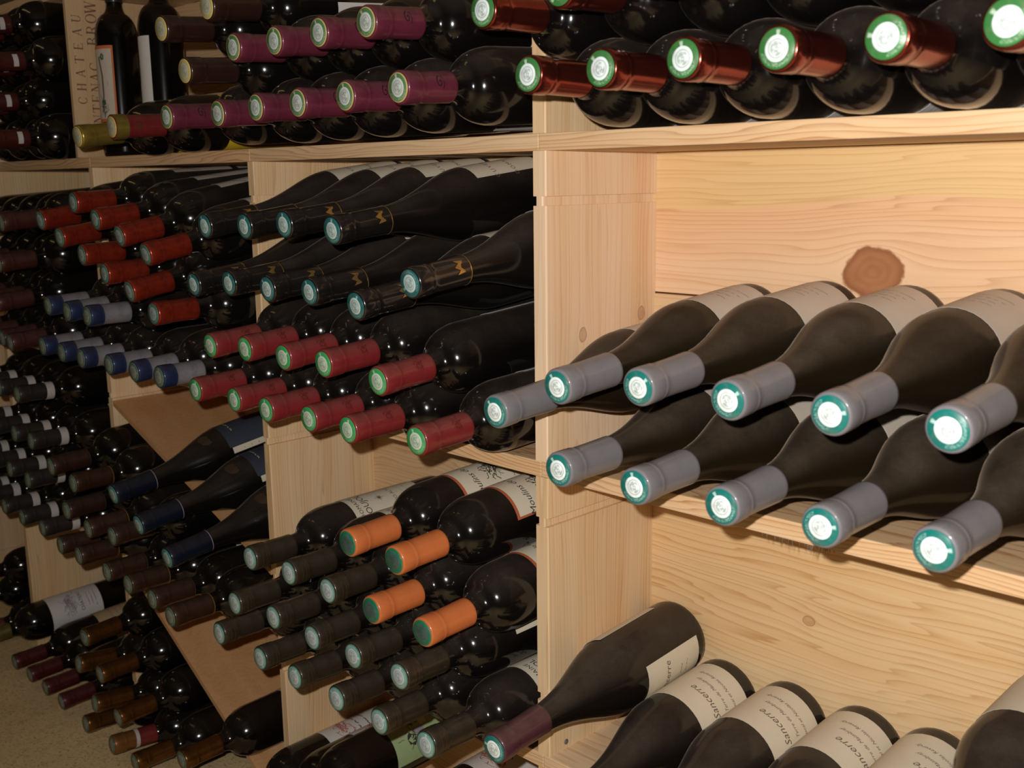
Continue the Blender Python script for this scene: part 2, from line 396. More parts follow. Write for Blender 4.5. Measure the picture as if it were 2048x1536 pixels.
def ring_mesh(r, w, mat):
    def f():
        V, F = lathe([(r-0.0006, -w/2), (r, -w/2), (r, w/2), (r-0.0006, w/2)], 32)
        return build_mesh('ring', V, F, mat)
    return cached(('ring', r, w, mat.name), f)

# prints for labels, flat: x around the bottle, y toward the neck (metres)
def lines_print(seed, w, h, n=4, sc=0.0007):
    rnd = random.Random(seed); parts = []
    for i in range(n):
        y = h*(0.5-(i+0.5)/n); ww = w*rnd.uniform(0.45, 0.9); x = -ww/2; pts = []
        while x < ww/2:
            pts.append((x, y+rnd.uniform(-1, 1)*0.0011)); x += rnd.uniform(0.0006, 0.0016)
            if rnd.random() < 0.14 and len(pts) > 1: parts.append(poly_stroke(pts, sc)); pts = []; x += 0.0012
        if len(pts) > 1: parts.append(poly_stroke(pts, sc))
    return join(*parts)
def star_print(r, n=8):
    V = []; 
    for i in range(2*n):
        a = math.pi*i/n; rr = (r if i % 4 == 0 else r*0.72) if i % 2 == 0 else r*0.2
        V.append((rr*math.cos(a), rr*math.sin(a), 0))
    return V, [tuple(range(2*n))]
def sketch_print(seed, w, h, n=26):
    """a small engraving: many short dark strokes gathered in a clump"""
    rnd = random.Random(seed); parts = []
    for i in range(n):
        x, y = rnd.gauss(0, w*0.22), rnd.gauss(0, h*0.22); pts = [(x, y)]; a = rnd.uniform(0, 6.28)
        for k in range(rnd.randint(2, 5)):
            a += rnd.uniform(-0.9, 0.9); x += math.cos(a)*w*0.09; y += math.sin(a)*h*0.09; pts.append((x, y))
        parts.append(poly_stroke(pts, rnd.uniform(0.0005, 0.0012)))
    return join(*parts)
def blob_print(seed, w, h, n=14):
    rnd = random.Random(seed); V = []
    for i in range(n):
        a = 2*math.pi*i/n; k = rnd.uniform(0.65, 1.0); V.append((w/2*k*math.cos(a), h/2*k*math.sin(a), 0))
    return V, [tuple(range(n))]
def label_mesh(key, R, z0, z1, a0, a1, mat):
    return cached(('label', key), lambda: build_mesh('label', *patch(R+0.0003, z0, z1, a0, a1), mat, sharp=30))
def print_mesh(key, vf, R, theta, z, mat):
    def f():
        V, F = vf()
        return build_mesh('printing', wrap(V, R+0.00068, theta, z), F, mat, smooth=False)
    return cached(('print', key), f)

# ------------------------------------------------------------------ the room
Z1, Z2, Z3, ZF, TH = 0.0164, -0.3078, -0.6323, -0.957, 0.0164
def floor_mat():
    m, nt, b = new_mat('sandy_cellar_floor'); N = NT(nt); co = N.obj()
    a = N.noise(co, 6.0, 4.0); g = N.noise(co, 240.0, 3.0, 0.7); h = N.noise(co, 55.0, 3.0, 0.6)
    c = N.mix(N.step(a, 0.3, 0.7), (0.64, 0.46, 0.23), (0.74, 0.54, 0.28))
    c = N.mix(N.step(g, 0.50, 0.72), c, (0.32, 0.21, 0.11)); c = N.mix(N.m('MULTIPLY', N.step(h, 0.5, 0.7), 0.35), c, (0.38, 0.27, 0.14))
    nt.links.new(c, b.inputs['Base Color']); b.inputs['Roughness'].default_value = 0.9
    nt.links.new(N.bump(g, 0.5, 0.002), b.inputs['Normal']); return m
PLASTER = plain('cellar_plaster', (0.20, 0.165, 0.125), 0.95, var=0.5, scale=6)
def struct(name, b, mat): return tag(mesh_obj(name, *box_vf(*b), mat), kind='structure')
struct('floor', (-3.2, 2.2, -2.6, 0.55, ZF-0.06, ZF), floor_mat())
struct('wall_back', (-3.2, 2.2, 0.45, 0.55, ZF, 1.25), PLASTER)
struct('wall_left', (-3.3, -3.2, -2.6, 0.55, ZF-0.06, 1.25), PLASTER)
struct('ceiling', (-3.3, 2.2, -2.6, 0.55, 1.25, 1.33), PLASTER)

# ------------------------------------------------------------------ the rack
rack = empty('wine_rack', (-0.5, 0.1, ZF))
tag(rack, 'pale pine wine rack with grooved uprights, plank shelves and slanting dividers', 'rack')
def part(name, V, F, mat, smooth=False):
    o = mesh_obj(name, V, F, mat, None, smooth); o.parent = rack; o.matrix_parent_inverse = Matrix.Translation((0.5, -0.1, -ZF)); return o
def upright(xl, xr, y1, z0, z1, grooves, mat, y0=0.0):
    g = 0.0042; hw = 0.0046
    lv = [(z0, 0.0)]
    for c in sorted(grooves): lv += [(c-hw, 0.0), (c-hw, g), (c+hw, g), (c+hw, 0.0)]
    lv.append((z1, 0.0)); n = len(lv)
    V = []; F = []
    for (y, ins) in ((y0, 0.0011), (y0+0.0014, 0.0), (y1, 0.0)):
        for (z, gg) in lv: V += [(xl+gg+ins, y, z), (xr-gg-ins, y, z)]
    S = 2*n
    for i in range(n-1):
        a, b_ = 2*i, 2*(i+1)
        if lv[i][0] != lv[i+1][0]:
            F.append((a, a+1, b_+1, b_)); F.append((2*S+a+1, 2*S+a, 2*S+b_, 2*S+b_+1))
        for k in (0, S):
            F.append((k+a+1, k+S+a+1, k+S+b_+1, k+b_+1)); F.append((k+a, k+b_, k+S+b_, k+S+a))
    e = 2*(n-1)
    for k in (0, S): F.append((k, k+S, k+S+1, k+1)); F.append((k+e, k+e+1, k+S+e+1, k+S+e))
    return part('upright', V, F, mat)
UP = {'D0': (0.515, 0.532, 0.175), 'D1': (-0.0174, 0.0, 0.175), 'D2': (-0.5295, -0.5147, 0.187), 'D3': (-1.0037, -0.988, 0.205), 'D4': (-1.4525, -1.437, 0.205), 'D5': (-1.93, -1.914, 0.205)}
LEV = [(2, Z2, Z1-TH), (3, Z3, Z2-TH), (4, ZF, Z3-TH)]
UPR = {}
for nm, (xl, xr, y1) in UP.items():
    for (lv, z0, z1) in LEV:
        dx = 0.012 if (nm == 'D2' and lv == 4) else 0.0
        gro = [z1+TH-0.064, z0+0.066]
        UPR[nm, lv] = upright(xl+dx, xr+dx, 0.217 if lv == 4 else y1, z0, z1, gro, W_KNOT if (nm, lv) == ('D1', 2) else W_SIDE, -0.003 if (nm, lv) == ('D2', 4) else 0.0)
    if nm not in ('D2', 'D3'): UPR[nm, 1] = upright(xl, xr, y1, Z1, 0.268, [Z1+0.066], W_SIDE)
BAYS = [('R', 'D1', 'D0', 0.175), ('M', 'D2', 'D1', 0.175), ('L', 'D3', 'D2', 0.187), ('F', 'D4', 'D3', 0.205), ('G', 'D5', 'D4', 0.205)]
def mid(n): return (UP[n][0]+UP[n][1])/2
for (bn, a, c, yb) in BAYS:
    x0, x1 = mid(a)+0.0002, mid(c)-0.0002
    if a == 'D5': x0 = UP[a][0]
    if c == 'D0': x1 = UP[c][1]
    for zt in (0.268+TH, Z1, Z2, Z3):
        yy = 0.217 if zt == Z3 else max(yb, 0.187)
        part('shelf_board', *box_vf(x0, x1, 0.0, yy, zt-TH, zt, 0.0012), W_SHELF)
    xa, xb = UP[a][1], UP[c][0]
    for (lv, z0, z1) in LEV+[(1, Z1, 0.268)]:
        y = 0.217 if lv == 4 else yb
        if lv == 1 and bn == 'L': xa2, xb2 = -1.036, mid('D2')
        elif lv == 1 and bn == 'M': xa2, xb2 = mid('D2'), xb
        elif lv == 1 and bn == 'F': xa2, xb2 = xa, -1.046
        else: xa2, xb2 = xa, xb
        ea = eb = 0.0052
        if lv == 1: ea, eb = (-0.0004 if bn in 'LM' else ea), (-0.0004 if bn in 'LF' else eb)
        if lv == 4: xa2 += 0.013*(a == 'D2')
        split = {('R', 2): -0.150, ('R', 3): -0.618}.get((bn, lv), z0+(z1-z0)*random.uniform(0.40, 0.55))
        for k, (za, zb) in enumerate(((z0, split-0.0006), (split+0.0006, z1))):
            mat = W_BACK
            if (bn, lv) == ('R', 2): mat = W_BACKK if k == 1 else W_BACK
            if (bn, lv) == ('R', 3): mat = W_BACKL
            part('back_plank', *box_vf(xa2-ea, xb2+eb, y-(0.0012 if k == 0 else 0.0), y+0.010, za+0.0002, zb-0.0002, 0.0008), mat)
def diagonal(x0, x1, z0, slope, y1):
    """slanting divider, top surface through (x0,z0)"""
    t = 0.008*math.hypot(1, slope); e = 0.0004
    V = []
    for y in (0.0, y1):
        for x in (x0+e, x1-e):
            z = z0+slope*(x-x0); V += [(x, y, z-t), (x, y, z)]
    F = [(0, 2, 3, 1), (4, 5, 7, 6), (1, 3, 7, 5), (0, 4, 6, 2), (0, 1, 5, 4), (2, 6, 7, 3)]
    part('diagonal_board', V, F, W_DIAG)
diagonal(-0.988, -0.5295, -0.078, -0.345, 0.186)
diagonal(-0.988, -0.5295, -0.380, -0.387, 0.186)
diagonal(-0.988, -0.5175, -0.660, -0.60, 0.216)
# torn wood fibres under the middle right shelf, and a screw in the upright
FIB = plain('grey_wood_fibre', (0.16, 0.125, 0.09), 0.9)
V = []; F = []; rr = random.Random(3)
for i in range(46):
    x = 0.245+0.070*rr.random(); L = 0.003+0.010*rr.random()*math.sin(math.pi*min(1, max(0, (x-0.24)/0.08))); w = 0.0004; dx = rr.uniform(-0.002, 0.002); y = 0.003+0.006*rr.random()
    k = len(V); zt = Z2-TH
    V += [(x-w, y, zt), (x+w, y, zt), (x, y+w, zt), (x+dx, y, zt-L)]; F += [(k, k+1, k+3), (k+1, k+2, k+3), (k+2, k, k+3)]
sp = part('splinter_fringe', V, F, FIB); sp['kind'] = 'stuff'
V, F = lathe([(0.0030, 0.0), (0.0030, 0.0008), (0.0022, 0.0014)], 16, cap0=True, cap1=True)
V = [(z, 0.0264+x, -0.6245+y) for (x, y, z) in V]
part('screw_head', V, F, plain('steel_screw', (0.22, 0.22, 0.24), 0.4, metallic=0.7))

# ------------------------------------------------------------------ printed crate panel on the top shelf
def letters():
    G = {}
    def q(*r): return [[(x0, y0), (x1, y0), (x1, y1), (x0, y1)] for (x0, y0, x1, y1) in r]
    def arc(cx, cy, rx, ry, a0, a1, tx, ty, n=14):
        out = []
        for i in range(n):
            p = []
            for a in (a0+(a1-a0)*i/n, a0+(a1-a0)*(i+1)/n):
                c, s_ = math.cos(math.radians(a)), math.sin(math.radians(a)); p.append(((cx+rx*c, cy+ry*s_), (cx+(rx-tx)*c, cy+(ry-ty)*s_)))
            out.append([p[0][0], p[1][0], p[1][1], p[0][1]])
        return out
    def sl(x0, y0, x1, y1, w): return [[(x0-w/2, y0), (x0+w/2, y0), (x1+w/2, y1), (x1-w/2, y1)]]
    T, t, e = 0.15, 0.055, 0.05
    def stem(x, w=T): return q((x, 0, x+w, 1), (x-0.07, 0, x+w+0.07, e), (x-0.07, 1-e, x+w+0.07, 1))
    G['H'] = stem(0.08)+stem(0.57)+q((0.2, 0.48, 0.6, 0.48+t))
    G['T'] = stem(0.33)+q((0.03, 1-t, 0.78, 1), (0.03, 0.78, 0.03+t, 1), (0.73, 0.78, 0.73+t, 1))
    G['E'] = stem(0.08)+q((0.2, 0, 0.68, t), (0.2, 1-t, 0.66, 1), (0.2, 0.48, 0.5, 0.48+t), (0.64, 0, 0.69, 0.24), (0.61, 0.78, 0.66, 1), (0.47, 0.38, 0.51, 0.64))
    G['A'] = sl(0.10, 0, 0.40, 1, t*1.2)+sl(0.68, 0, 0.40, 1, T)+q((0.2, 0.30, 0.6, 0.30+t), (0.0, 0, 0.22, e), (0.55, 0, 0.85, e))
    G['C'] = arc(0.42, 0.5, 0.38, 0.51, 40, 320, 0.14, 0.05)+q((0.68, 0.64, 0.73, 0.92), (0.68, 0.1, 0.72, 0.26))
    G['O'] = arc(0.42, 0.5, 0.40, 0.51, 0, 360, 0.14, 0.05, 20)
    G['U'] = q((0.08, 0.3, 0.08+T, 1), (0.62, 0.3, 0.62+t, 1), (0.0, 1-e, 0.31, 1), (0.53, 1-e, 0.78, 1))+arc(0.375, 0.3, 0.297, 0.31, 180, 360, 0.12, 0.06)
    G['N'] = q((0.12, 0, 0.12+t, 1), (0.66, 0, 0.66+t, 1), (0.03, 0, 0.27, e), (0.56, 1-e, 0.82, 1), (0.0, 1-e, 0.2, 1))+sl(0.64, 0, 0.17, 1, T)
    G['B'] = stem(0.08)+arc(0.34, 0.75, 0.28, 0.25, -90, 90, 0.13, 0.05)+arc(0.36, 0.26, 0.34, 0.26, -90, 90, 0.14, 0.05)+q((0.2, 0, 0.38, 0.05), (0.2, 0.48, 0.38, 0.53), (0.2, 0.95, 0.36, 1))
    G['R'] = stem(0.08)+arc(0.36, 0.74, 0.30, 0.26, -90, 90, 0.13, 0.05)+q((0.2, 0.48, 0.38, 0.53), (0.2, 0.95, 0.38, 1), (0.6, 0, 0.84, e))+sl(0.70, 0, 0.42, 0.5, T)
    G['W'] = sl(0.26, 0, 0.06, 1, T)+sl(0.26, 0, 0.46, 1, t)+sl(0.70, 0, 0.50, 1, T)+sl(0.70, 0, 0.92, 1, t)+q((-0.06, 1-e, 0.2, 1), (0.8, 1-e, 1.0, 1))
    return G
GL = letters()
crate = empty('crate_panel', (-1.041, 0.09, Z1))
tag(crate, 'old crate board stamped CHATEAU CANTENAC BROWN standing on end beside the upright bottles', 'wooden board')
inv = Matrix.Translation((1.041, -0.09, -Z1))
o = mesh_obj('board', *box_vf(-1.046, -1.0372, 0.0, 0.20, Z1+0.0003, 0.267, 0.0008), W_CRATE, crate); o.matrix_parent_inverse = inv
STAMP = plain('brown_stamp_ink', (0.13, 0.062, 0.032), 0.8, var=0.5, scale=120, stain=(0.30, 0.18, 0.10))
def stamp_line(txt, yc, h, zs, ws=0.72):
    for ch, z in zip(txt, zs):
        V = []; F = []
        for poly in GL[ch]:
            k = len(V)
            for (a, b_) in poly: V.append((-1.0370, yc-(b_-0.5)*h, z+(a-0.4)*h))
            F.append(tuple(range(k, k+len(poly))))
        bm = bmesh.new(); vs = [bm.verts.new(v) for v in V]
        for f in F: bm.faces.new([vs[i] for i in f])
        bm.verts.index_update(); Fx = [tuple(v.index for v in f.verts) for f in bm.faces]; bm.free()
        for sgn in (1,):
            oo = mesh_obj('stamped_letter', V, [tuple(f) for f in Fx], STAMP, crate); oo.matrix_parent_inverse = inv
stamp_line('CHATEAU', 0.0155, 0.0150, [0.1075+0.0212*i for i in range(7)])
zz = [0.0455+0.0166*i for i in range(8)]
stamp_line('CANTENAC', 0.0395, 0.0170, zz)
stamp_line('BROWN', 0.0400, 0.0185, [0.202, 0.219, 0.2360, 0.2520, 0.2600][:4])

# ------------------------------------------------------------------ bottle kinds
C = {}
def kind(name, shape, gl, capmat, clen, seal, extras=None, flare=0.0149): C[name] = (shape, gl, capmat, clen, seal, extras, flare)
def add_label(root, key, R, z0, z1, a0, a1, mat, prints=()):
    lab = link_mesh('label', label_mesh(key, R, z0, z1, a0, a1, mat), root)
    for i, (vf, th, z, pm) in enumerate(prints):
        link_mesh('printing', print_mesh((key, i), vf, R, th, z, pm), lab)
    return lab
def x_bronze(root, i): add_label(root, 'bronze', RB, 0.03, 0.12, -130, -35, WHITEP, [(lambda: lines_print(5, 0.03, 0.07, 9, 0.0008), -60, 0.075, PURPLEP)])
def swirl_vf():
    pts = [(0.006*math.cos(a*0.5)*(1-a/16), 0.004*math.sin(a*0.5)*(1-a/16)) for a in range(0, 16)]
    return join(poly_stroke(pts, 0.0011), poly_stroke([(-0.006, -0.004), (-0.001, -0.005), (0.006, -0.003)], 0.0009))
def x_magenta(root, i):
    for th in (15, 150):
        link_mesh('emblem', print_mesh(('swirl', th), swirl_vf, 0.0143, th, 0.262, BLACKP), root)
    add_label(root, 'magenta', RB, 0.035, 0.115, -75, 12, WHITEP,
              [(lambda: text_flat('GRAVES', 0.011, shear=0.1), -14, 0.100, REDINK), (lambda: lines_print(9, 0.03, 0.045, 8, 0.0007), -14, 0.066, PURPLEP)])
def x_brown(root, i):
    def oval():
        pts = [(0.016*math.cos(2*math.pi*k/24), 0.026*math.sin(2*math.pi*k/24)) for k in range(25)]
        return join(poly_stroke(pts, 0.0009), shift(lines_print(4, 0.012, 0.03, 3, 0.0009), 0, 0))
    add_label(root, 'brown', RB, 0.075, 0.150, -70, 5, WHITEP, [(oval, -32, 0.112, INK)])
def x_gold(root, i): add_label(root, 'gold', RB, 0.02, 0.165, -95, 75, YELLOWP)
def x_goldred(root, i):
    link_mesh('gold_collar', ring_mesh(0.01565, 0.016, foil_gold), root, (0, 0, 0.291))
    def em():
        pts = [(0.0048*math.cos(2*math.pi*k/16), 0.006*math.sin(2*math.pi*k/16)) for k in range(17)]
        return join(poly_stroke(pts, 0.0008), shift(sketch_print(2, 0.008, 0.009, 10), 0, 0))
    for z in (0.270, 0.232): link_mesh('emblem', print_mesh(('em', z), em, 0.0148, 0, z, DGOLD), root)
    add_label(root, 'goldred', RB, 0.02, 0.15, -95, 75, YELLOWP)
def x_crown(root, i):
    link_mesh('crest_band', cached(('crest',), lambda: build_mesh('crest_band', *patch(0.0152, -0.004, 0.004, -35, 40), WHITEBAND)), root, (0, 0, 0.256))
    add_label(root, 'crown', RB, 0.04, 0.148, -60, 70, WHITEP)
def x_scarlet(root, i):
    def tongue():
        pts = [(-0.024+0.048*k/20, 0.028*math.cos(math.pi*(k/20-0.5))-0.012) for k in range(21)]
        return poly_stroke(pts, 0.0010)
    add_label(root, 'scarlet', RB, 0.052, 0.148, 62, 190, GREYP, [(tongue, 100, 0.118, INK)])
    add_label(root, 'scarlet2', RB, 0.012, 0.040, 64, 150, GREYP)
def x_bluesilver(root, i):
    add_label(root, 'bluesilver', RB, 0.05, 0.11, 60, 130, WHITEP, [(lambda: lines_print(12, 0.03, 0.04, 4, 0.0007), 90, 0.08, INK)])
def x_crimson(root, i):
    add_label(root, 'crimson', RB, 0.025, 0.142, 92, 250, WHITEP, [(lambda: lines_print(15, 0.03, 0.04, 4, 0.0007), 120, 0.09, INK)])
    link_mesh('emblem', print_mesh(('crimson_emblem',), lambda: sketch_print(8, 0.014, 0.010, 16), 0.0149, 35, 0.256, DARKREDP), root)
def crest_vf():
    V = [(-0.006, -0.005, 0), (0.006, -0.005, 0), (0.0075, 0.005, 0), (0.0035, 0.001, 0), (0, 0.007, 0), (-0.0035, 0.001, 0), (-0.0075, 0.005, 0)]
    return V, [(0, 1, 3), (1, 2, 3), (0, 3, 5), (3, 4, 5), (0, 5, 6)]
def x_blackburg(root, i):
    link_mesh('gold_ring', ring_mesh(0.01535, 0.0009, GOLDF), root, (0, 0, 0.296-0.066))
    link_mesh('crest', print_mesh(('crest', 'b'), crest_vf, 0.0149, 25, 0.2435, GOLDF), root)
    add_label(root, 'blackburg', RG, 0.015, 0.118, 44, 185, CREAM,
              [(lambda: text_flat('CUVEE', 0.0085, spacing=1.5), 62, 0.085, BROWNINK), (lambda: text_flat('DOMAINE', 0.008, spacing=1.4), 70, 0.055, BROWNINK)])
def x_grey(root, i):
    add_label(root, 'grey', RG, 0.021, 0.108, 20, 205, CREAMG, [(lambda: lines_print(21, 0.05, 0.04, 4, 0.0007), 84, 0.06, PURPLEP)])
def san_prints(th):
    return [(lambda: text_flat('Sancerre', 0.0125, shear=0.35), th, 0.070, BROWNINK), (lambda: text_flat('Terre de Maimbray', 0.0062, shear=0.45), th+4, 0.055, BROWNINK),
            (lambda: text_flat('Pascal et Nicolas Reverdy', 0.0058, shear=0.45), th+4, 0.042, BROWNINK)]
def x_sancerre(root, i): add_label(root, 'sancerre', RG, 0.022, 0.102, -60, 168, CREAM, san_prints(52))
def x_plum(root, i):
    add_label(root, 'plum', RG, 0.018, 0.108, -110, 24, CREAM, [(lambda: text_flat('Sancerre', 0.0125, shear=0.35), -18, 0.070, BROWNINK), (lambda: lines_print(31, 0.03, 0.02, 2, 0.0006), -12, 0.045, BROWNINK)])
    add_label(root, 'plum_back', RG, 0.030, 0.125, 103, 190, CREAM)
def x_poujol(root, i):
    for z in (0.2905, 0.2855): link_mesh('gold_ring', ring_mesh(0.01555, 0.0007, DGOLD), root, (0, 0, z))
    th = 62
    add_label(root, 'poujol', RB, 0.048, 0.163, 18, 170, CREAM,
              [(lambda: text_flat('DOMAINE', 0.0085, spacing=1.1), th, 0.150, INK), (lambda: text_flat('POUJOL', 0.0130, spacing=1.0), th, 0.1365, INK),
               (lambda: star_print(0.0085), th+6, 0.1150, BROWNINK), (lambda: text_flat('PODIO ALTO', 0.0080), th, 0.090, BROWNINK), (lambda: lines_print(41, 0.05, 0.018, 2, 0.0006), th, 0.072, PURPLEP)])
def x_orange(root, i):
    add_label(root, 'orange_border', RB, 0.042, 0.158, 14, 172, REDB)
    add_label(root, 'orange', RB+0.0003, 0.046, 0.154, 18, 168, CREAM,
              [(lambda: text_flat('Moulins de C', 0.0125, shear=0.25), 62, 0.128, INK), (lambda: sketch_print(51, 0.034, 0.028, 60), 72, 0.100, INK), (lambda: lines_print(52, 0.04, 0.016, 2, 0.0007), 64, 0.072, INK)])
def x_brownring(root, i):
    link_mesh('gold_ring', ring_mesh(0.01525, 0.0011, GOLDF if i % 2 else DGOLD), root, (0, 0, 0.300-0.0585))
    add_label(root, 'brownring', RB, 0.045, 0.138, 30, 165, WHITEP, [(lambda: lines_print(61, 0.05, 0.05, 4, 0.0007), 80, 0.09, INK)])
def x_navy(root, i):
    lab = add_label(root, 'navy', RG, 0.050, 0.122, 22, 140, NAVYP, [(lambda: lines_print(71, 0.05, 0.012, 1, 0.0012), 80, 0.105, GREYP)])
    add_label(root, 'navy_strip', RG, 0.040, 0.118, 8, 21, CREAM, [(lambda: lines_print(72, 0.004, 0.05, 4, 0.0008), 14, 0.08, INK)])
    link_mesh('medallion', print_mesh(('medal',), lambda: lathe_flat(0.011), RG-0.0045, 66, 0.148, EMBOSS), root)
    link_mesh('silver_ring', ring_mesh(0.0153, 0.0009, PURPLEP), root, (0, 0, 0.296-0.0615))
def lathe_flat(r, n=20):
    return [(r*math.cos(2*math.pi*i/n), r*math.sin(2*math.pi*i/n), 0) for i in range(n)], [tuple(range(n))]
def x_banded(root, i):
    link_mesh('white_band', cached(('wband',), lambda: build_mesh('white_band', *lathe([(0.0146, -0.0065), (0.01515, -0.0063), (0.01515, 0.0063), (0.0146, 0.0065)], 32), WHITEBAND)), root, (0, 0, 0.2475))
    add_label(root, 'banded', RB, 0.03, 0.140, -40, 90, WHITEP, [(lambda: lines_print(81, 0.05, 0.05, 5, 0.0007), 10, 0.09, PURPLEP)])
def x_copper(root, i): add_label(root, 'copper', RB, 0.02, 0.128, -20, 150, WHITEP, [(lambda: lines_print(91, 0.05, 0.05, 4, 0.0008), 60, 0.08, INK)])
def x_redband(root, i):
    link_mesh('white_band', cached(('wband2',), lambda: build_mesh('white_band', *lathe([(0.0146, -0.003), (0.0151, -0.0028), (0.0151, 0.0028), (0.0146, 0.003)], 32), WHITEBAND)), root, (0, 0, 0.262))
def x_redfloor(root, i):
    add_label(root, 'redfloor', RB, 0.03, 0.138, 20, 160, TANP, [(lambda: lines_print(95, 0.05, 0.05, 4, 0.0007), 75, 0.09, BROWNINK)])
def x_whitelabel(root, i):
    add_label(root, 'whitelabel', RB, 0.065, 0.168, -60, 160, WHITEP,
              [(lambda: sketch_print(101, 0.05, 0.026, 70), 40, 0.128, PURPLEP), (lambda: text_flat('CHATEAU', 0.010), 42, 0.102, INK), (lambda: lines_print(102, 0.06, 0.022, 3, 0.0008), 42, 0.084, INK)])
def x_wine(root, i):
    if i == 0 or i == 1:
        add_label(root, 'wine%d' % i, RB, 0.03, 0.138, 10, 165, WHITEP, [(lambda: sketch_print(111, 0.05, 0.03, 40), 85, 0.105, REDINK), (lambda: lines_print(112, 0.06, 0.03, 2, 0.0016), 85, 0.075, INK)])
    elif i == 2:
        add_label(root, 'wine2', RB, 0.03, 0.135, -10, 170, GREENP, [(lambda: blob_print(5, 0.020, 0.014), 34, 0.105, INK), (lambda: blob_print(6, 0.010, 0.022), 46, 0.090, PURPLEP),
                  (lambda: blob_print(9, 0.014, 0.018), 62, 0.078, WHITEP), (lambda: sketch_print(113, 0.030, 0.03, 26), 44, 0.098, INK)])
    else:
        add_label(root, 'wine3', RB, 0.03, 0.135, 60, 170, WHITEP)
DUSTB = (0.17, 0.135, 0.105)
foil_gold = foil('gold_foil', (0.30, 0.22, 0.04), 0.32, 0.7, 0.1)
kind('bronze', 'bordeaux', G_BLACK, foil('bronze_red_foil', (0.25, 0.045, 0.030), 0.20, 0.92, 0.03, mottled=0.1, coat=0.1), 0.066, S_GREEN, x_bronze)
kind('magenta', 'bordeaux', G_BLACK, foil('magenta_foil', (0.110, 0.014, 0.032), 0.40, 0.15, 0.30), 0.060, S_GREENG, x_magenta)
kind('brown', 'bordeaux', G_BLACK, foil('dark_brown_foil', (0.028, 0.009, 0.006), 0.35, 0.3, 0.25), 0.062, S_GOLD, x_brown)
kind('gold', 'bordeaux', G_CLEAN, foil_gold, 0.062, S_GOLD, x_gold)
kind('goldred', 'bordeaux', G_CLEAN, foil('crimson_long_foil', (0.15, 0.014, 0.016), 0.38, 0.2, 0.15), 0.086, S_GOLD, x_goldred)
kind('crown', 'bordeaux', G_CLEAN, foil('old_red_foil', (0.055, 0.007, 0.005), 0.4, 0.2, 0.15), 0.060, S_PALE, x_crown)
kind('dkred', 'bordeaux', G_CLEAN, foil('maroon_foil', (0.050, 0.011, 0.008), 0.42, 0.2, 0.25), 0.058, S_PALE, lambda r, i: None)
kind('scarlet', 'bordeaux', G_BLACK, foil('scarlet_foil', (0.25, 0.022, 0.008), 0.30, 0.5, 0.12, mottled=0.4), 0.058, seal_mat('seal_faded_teal', (0.05, 0.135, 0.105), (0.30, 0.35, 0.33), (0.26, 0.34, 0.3), fade=0.1), x_scarlet)
kind('bluesilver', 'bordeaux', G_BLACK, foil('blue_and_silver_foil', (0.24, 0.23, 0.25), 0.45, 0.35, 0.25, bands=[(-0.01, 0.0195, (0.012, 0.022, 0.075))]), 0.060, S_PALE, x_bluesilver)
kind('crimson', 'bordeaux', G_BLACK, foil('crimson_capsule', (0.165, 0.012, 0.013), 0.40, 0.0, 0.35, mottled=0.12), 0.064, S_BRIGHT, x_crimson)
kind('blackburg', 'burgundy', G_DUSTY, foil('black_capsule', (0.006, 0.005, 0.005), 0.25, 0.0, 0.16, mottled=0.0, coat=0.9), 0.068, S_TEALD, x_blackburg, 0.0152)
kind('grey', 'burgundy', G_OLIVE, foil('grey_capsule', (0.150, 0.143, 0.155), 0.48, 0.0, 0.30, dustcol=(0.30, 0.26, 0.23), mottled=0.05), 0.068, S_TEAL, x_grey, 0.0152)
kind('plum', 'burgundy', G_DEEP, foil('plum_capsule', (0.060, 0.014, 0.022), 0.45, 0.0, 0.35, mottled=0.2), 0.066, S_TEAL, x_plum, 0.0152)
kind('sancerre', 'burgundy', G_DEEP, C['plum'][2], 0.066, S_TEAL, x_sancerre, 0.0152)
kind('poujol', 'bordeaux', G_BLACK, foil('olive_brown_foil', (0.028, 0.019, 0.011), 0.40, 0.3, 0.30), 0.058, S_SILVER, x_poujol)
kind('orange', 'bordeaux', G_BLACK, foil('orange_capsule', (0.52, 0.14, 0.040), 0.42, 0.0, 0.10, dustcol=(0.5, 0.22, 0.10), mottled=0.05), 0.062, S_DGREEN, x_orange)
kind('brownring', 'bordeaux', G_CLEAN, foil('russet_foil', (0.036, 0.012, 0.006), 0.40, 0.3, 0.20, mottled=0.4), 0.058, S_PALE, x_brownring)
kind('navy', 'burgundy', G_DUSTY, foil('navy_foil', (0.005, 0.009, 0.022), 0.30, 0.3, 0.20), 0.062, seal_mat('seal_grey_teal', (0.04, 0.20, 0.18), (0.36, 0.44, 0.43), (0.3, 0.4, 0.4)), x_navy, 0.0152)
kind('banded', 'bordeaux', G_CLEAN, foil('black_foil', (0.018, 0.014, 0.013), 0.40, 0.1, 0.15), 0.060, S_PALE, x_banded)
kind('redfloor', 'bordeaux', G_CLEAN, foil('wine_red_foil', (0.075, 0.008, 0.010), 0.36, 0.3, 0.15, mottled=0.4), 0.058, S_PALE, x_redfloor)
kind('copper', 'bordeaux', G_CLEAN, foil('copper_foil', (0.17, 0.066, 0.014), 0.28, 0.8, 0.08, mottled=0.3), 0.060, S_PALE, x_copper)
kind('redband', 'bordeaux', G_CLEAN, foil('copper_and_red_foil', (0.21, 0.025, 0.025), 0.36, 0.4, 0.1, bands=[(-0.01, 0.036, (0.20, 0.08, 0.02))]), 0.070, S_PALE, x_redband)
kind('whitelabel', 'bordeaux', G_CLEAN, foil('green_gold_foil', (0.15, 0.13, 0.03), 0.35, 0.5, 0.15), 0.060, S_PALE, x_whitelabel)
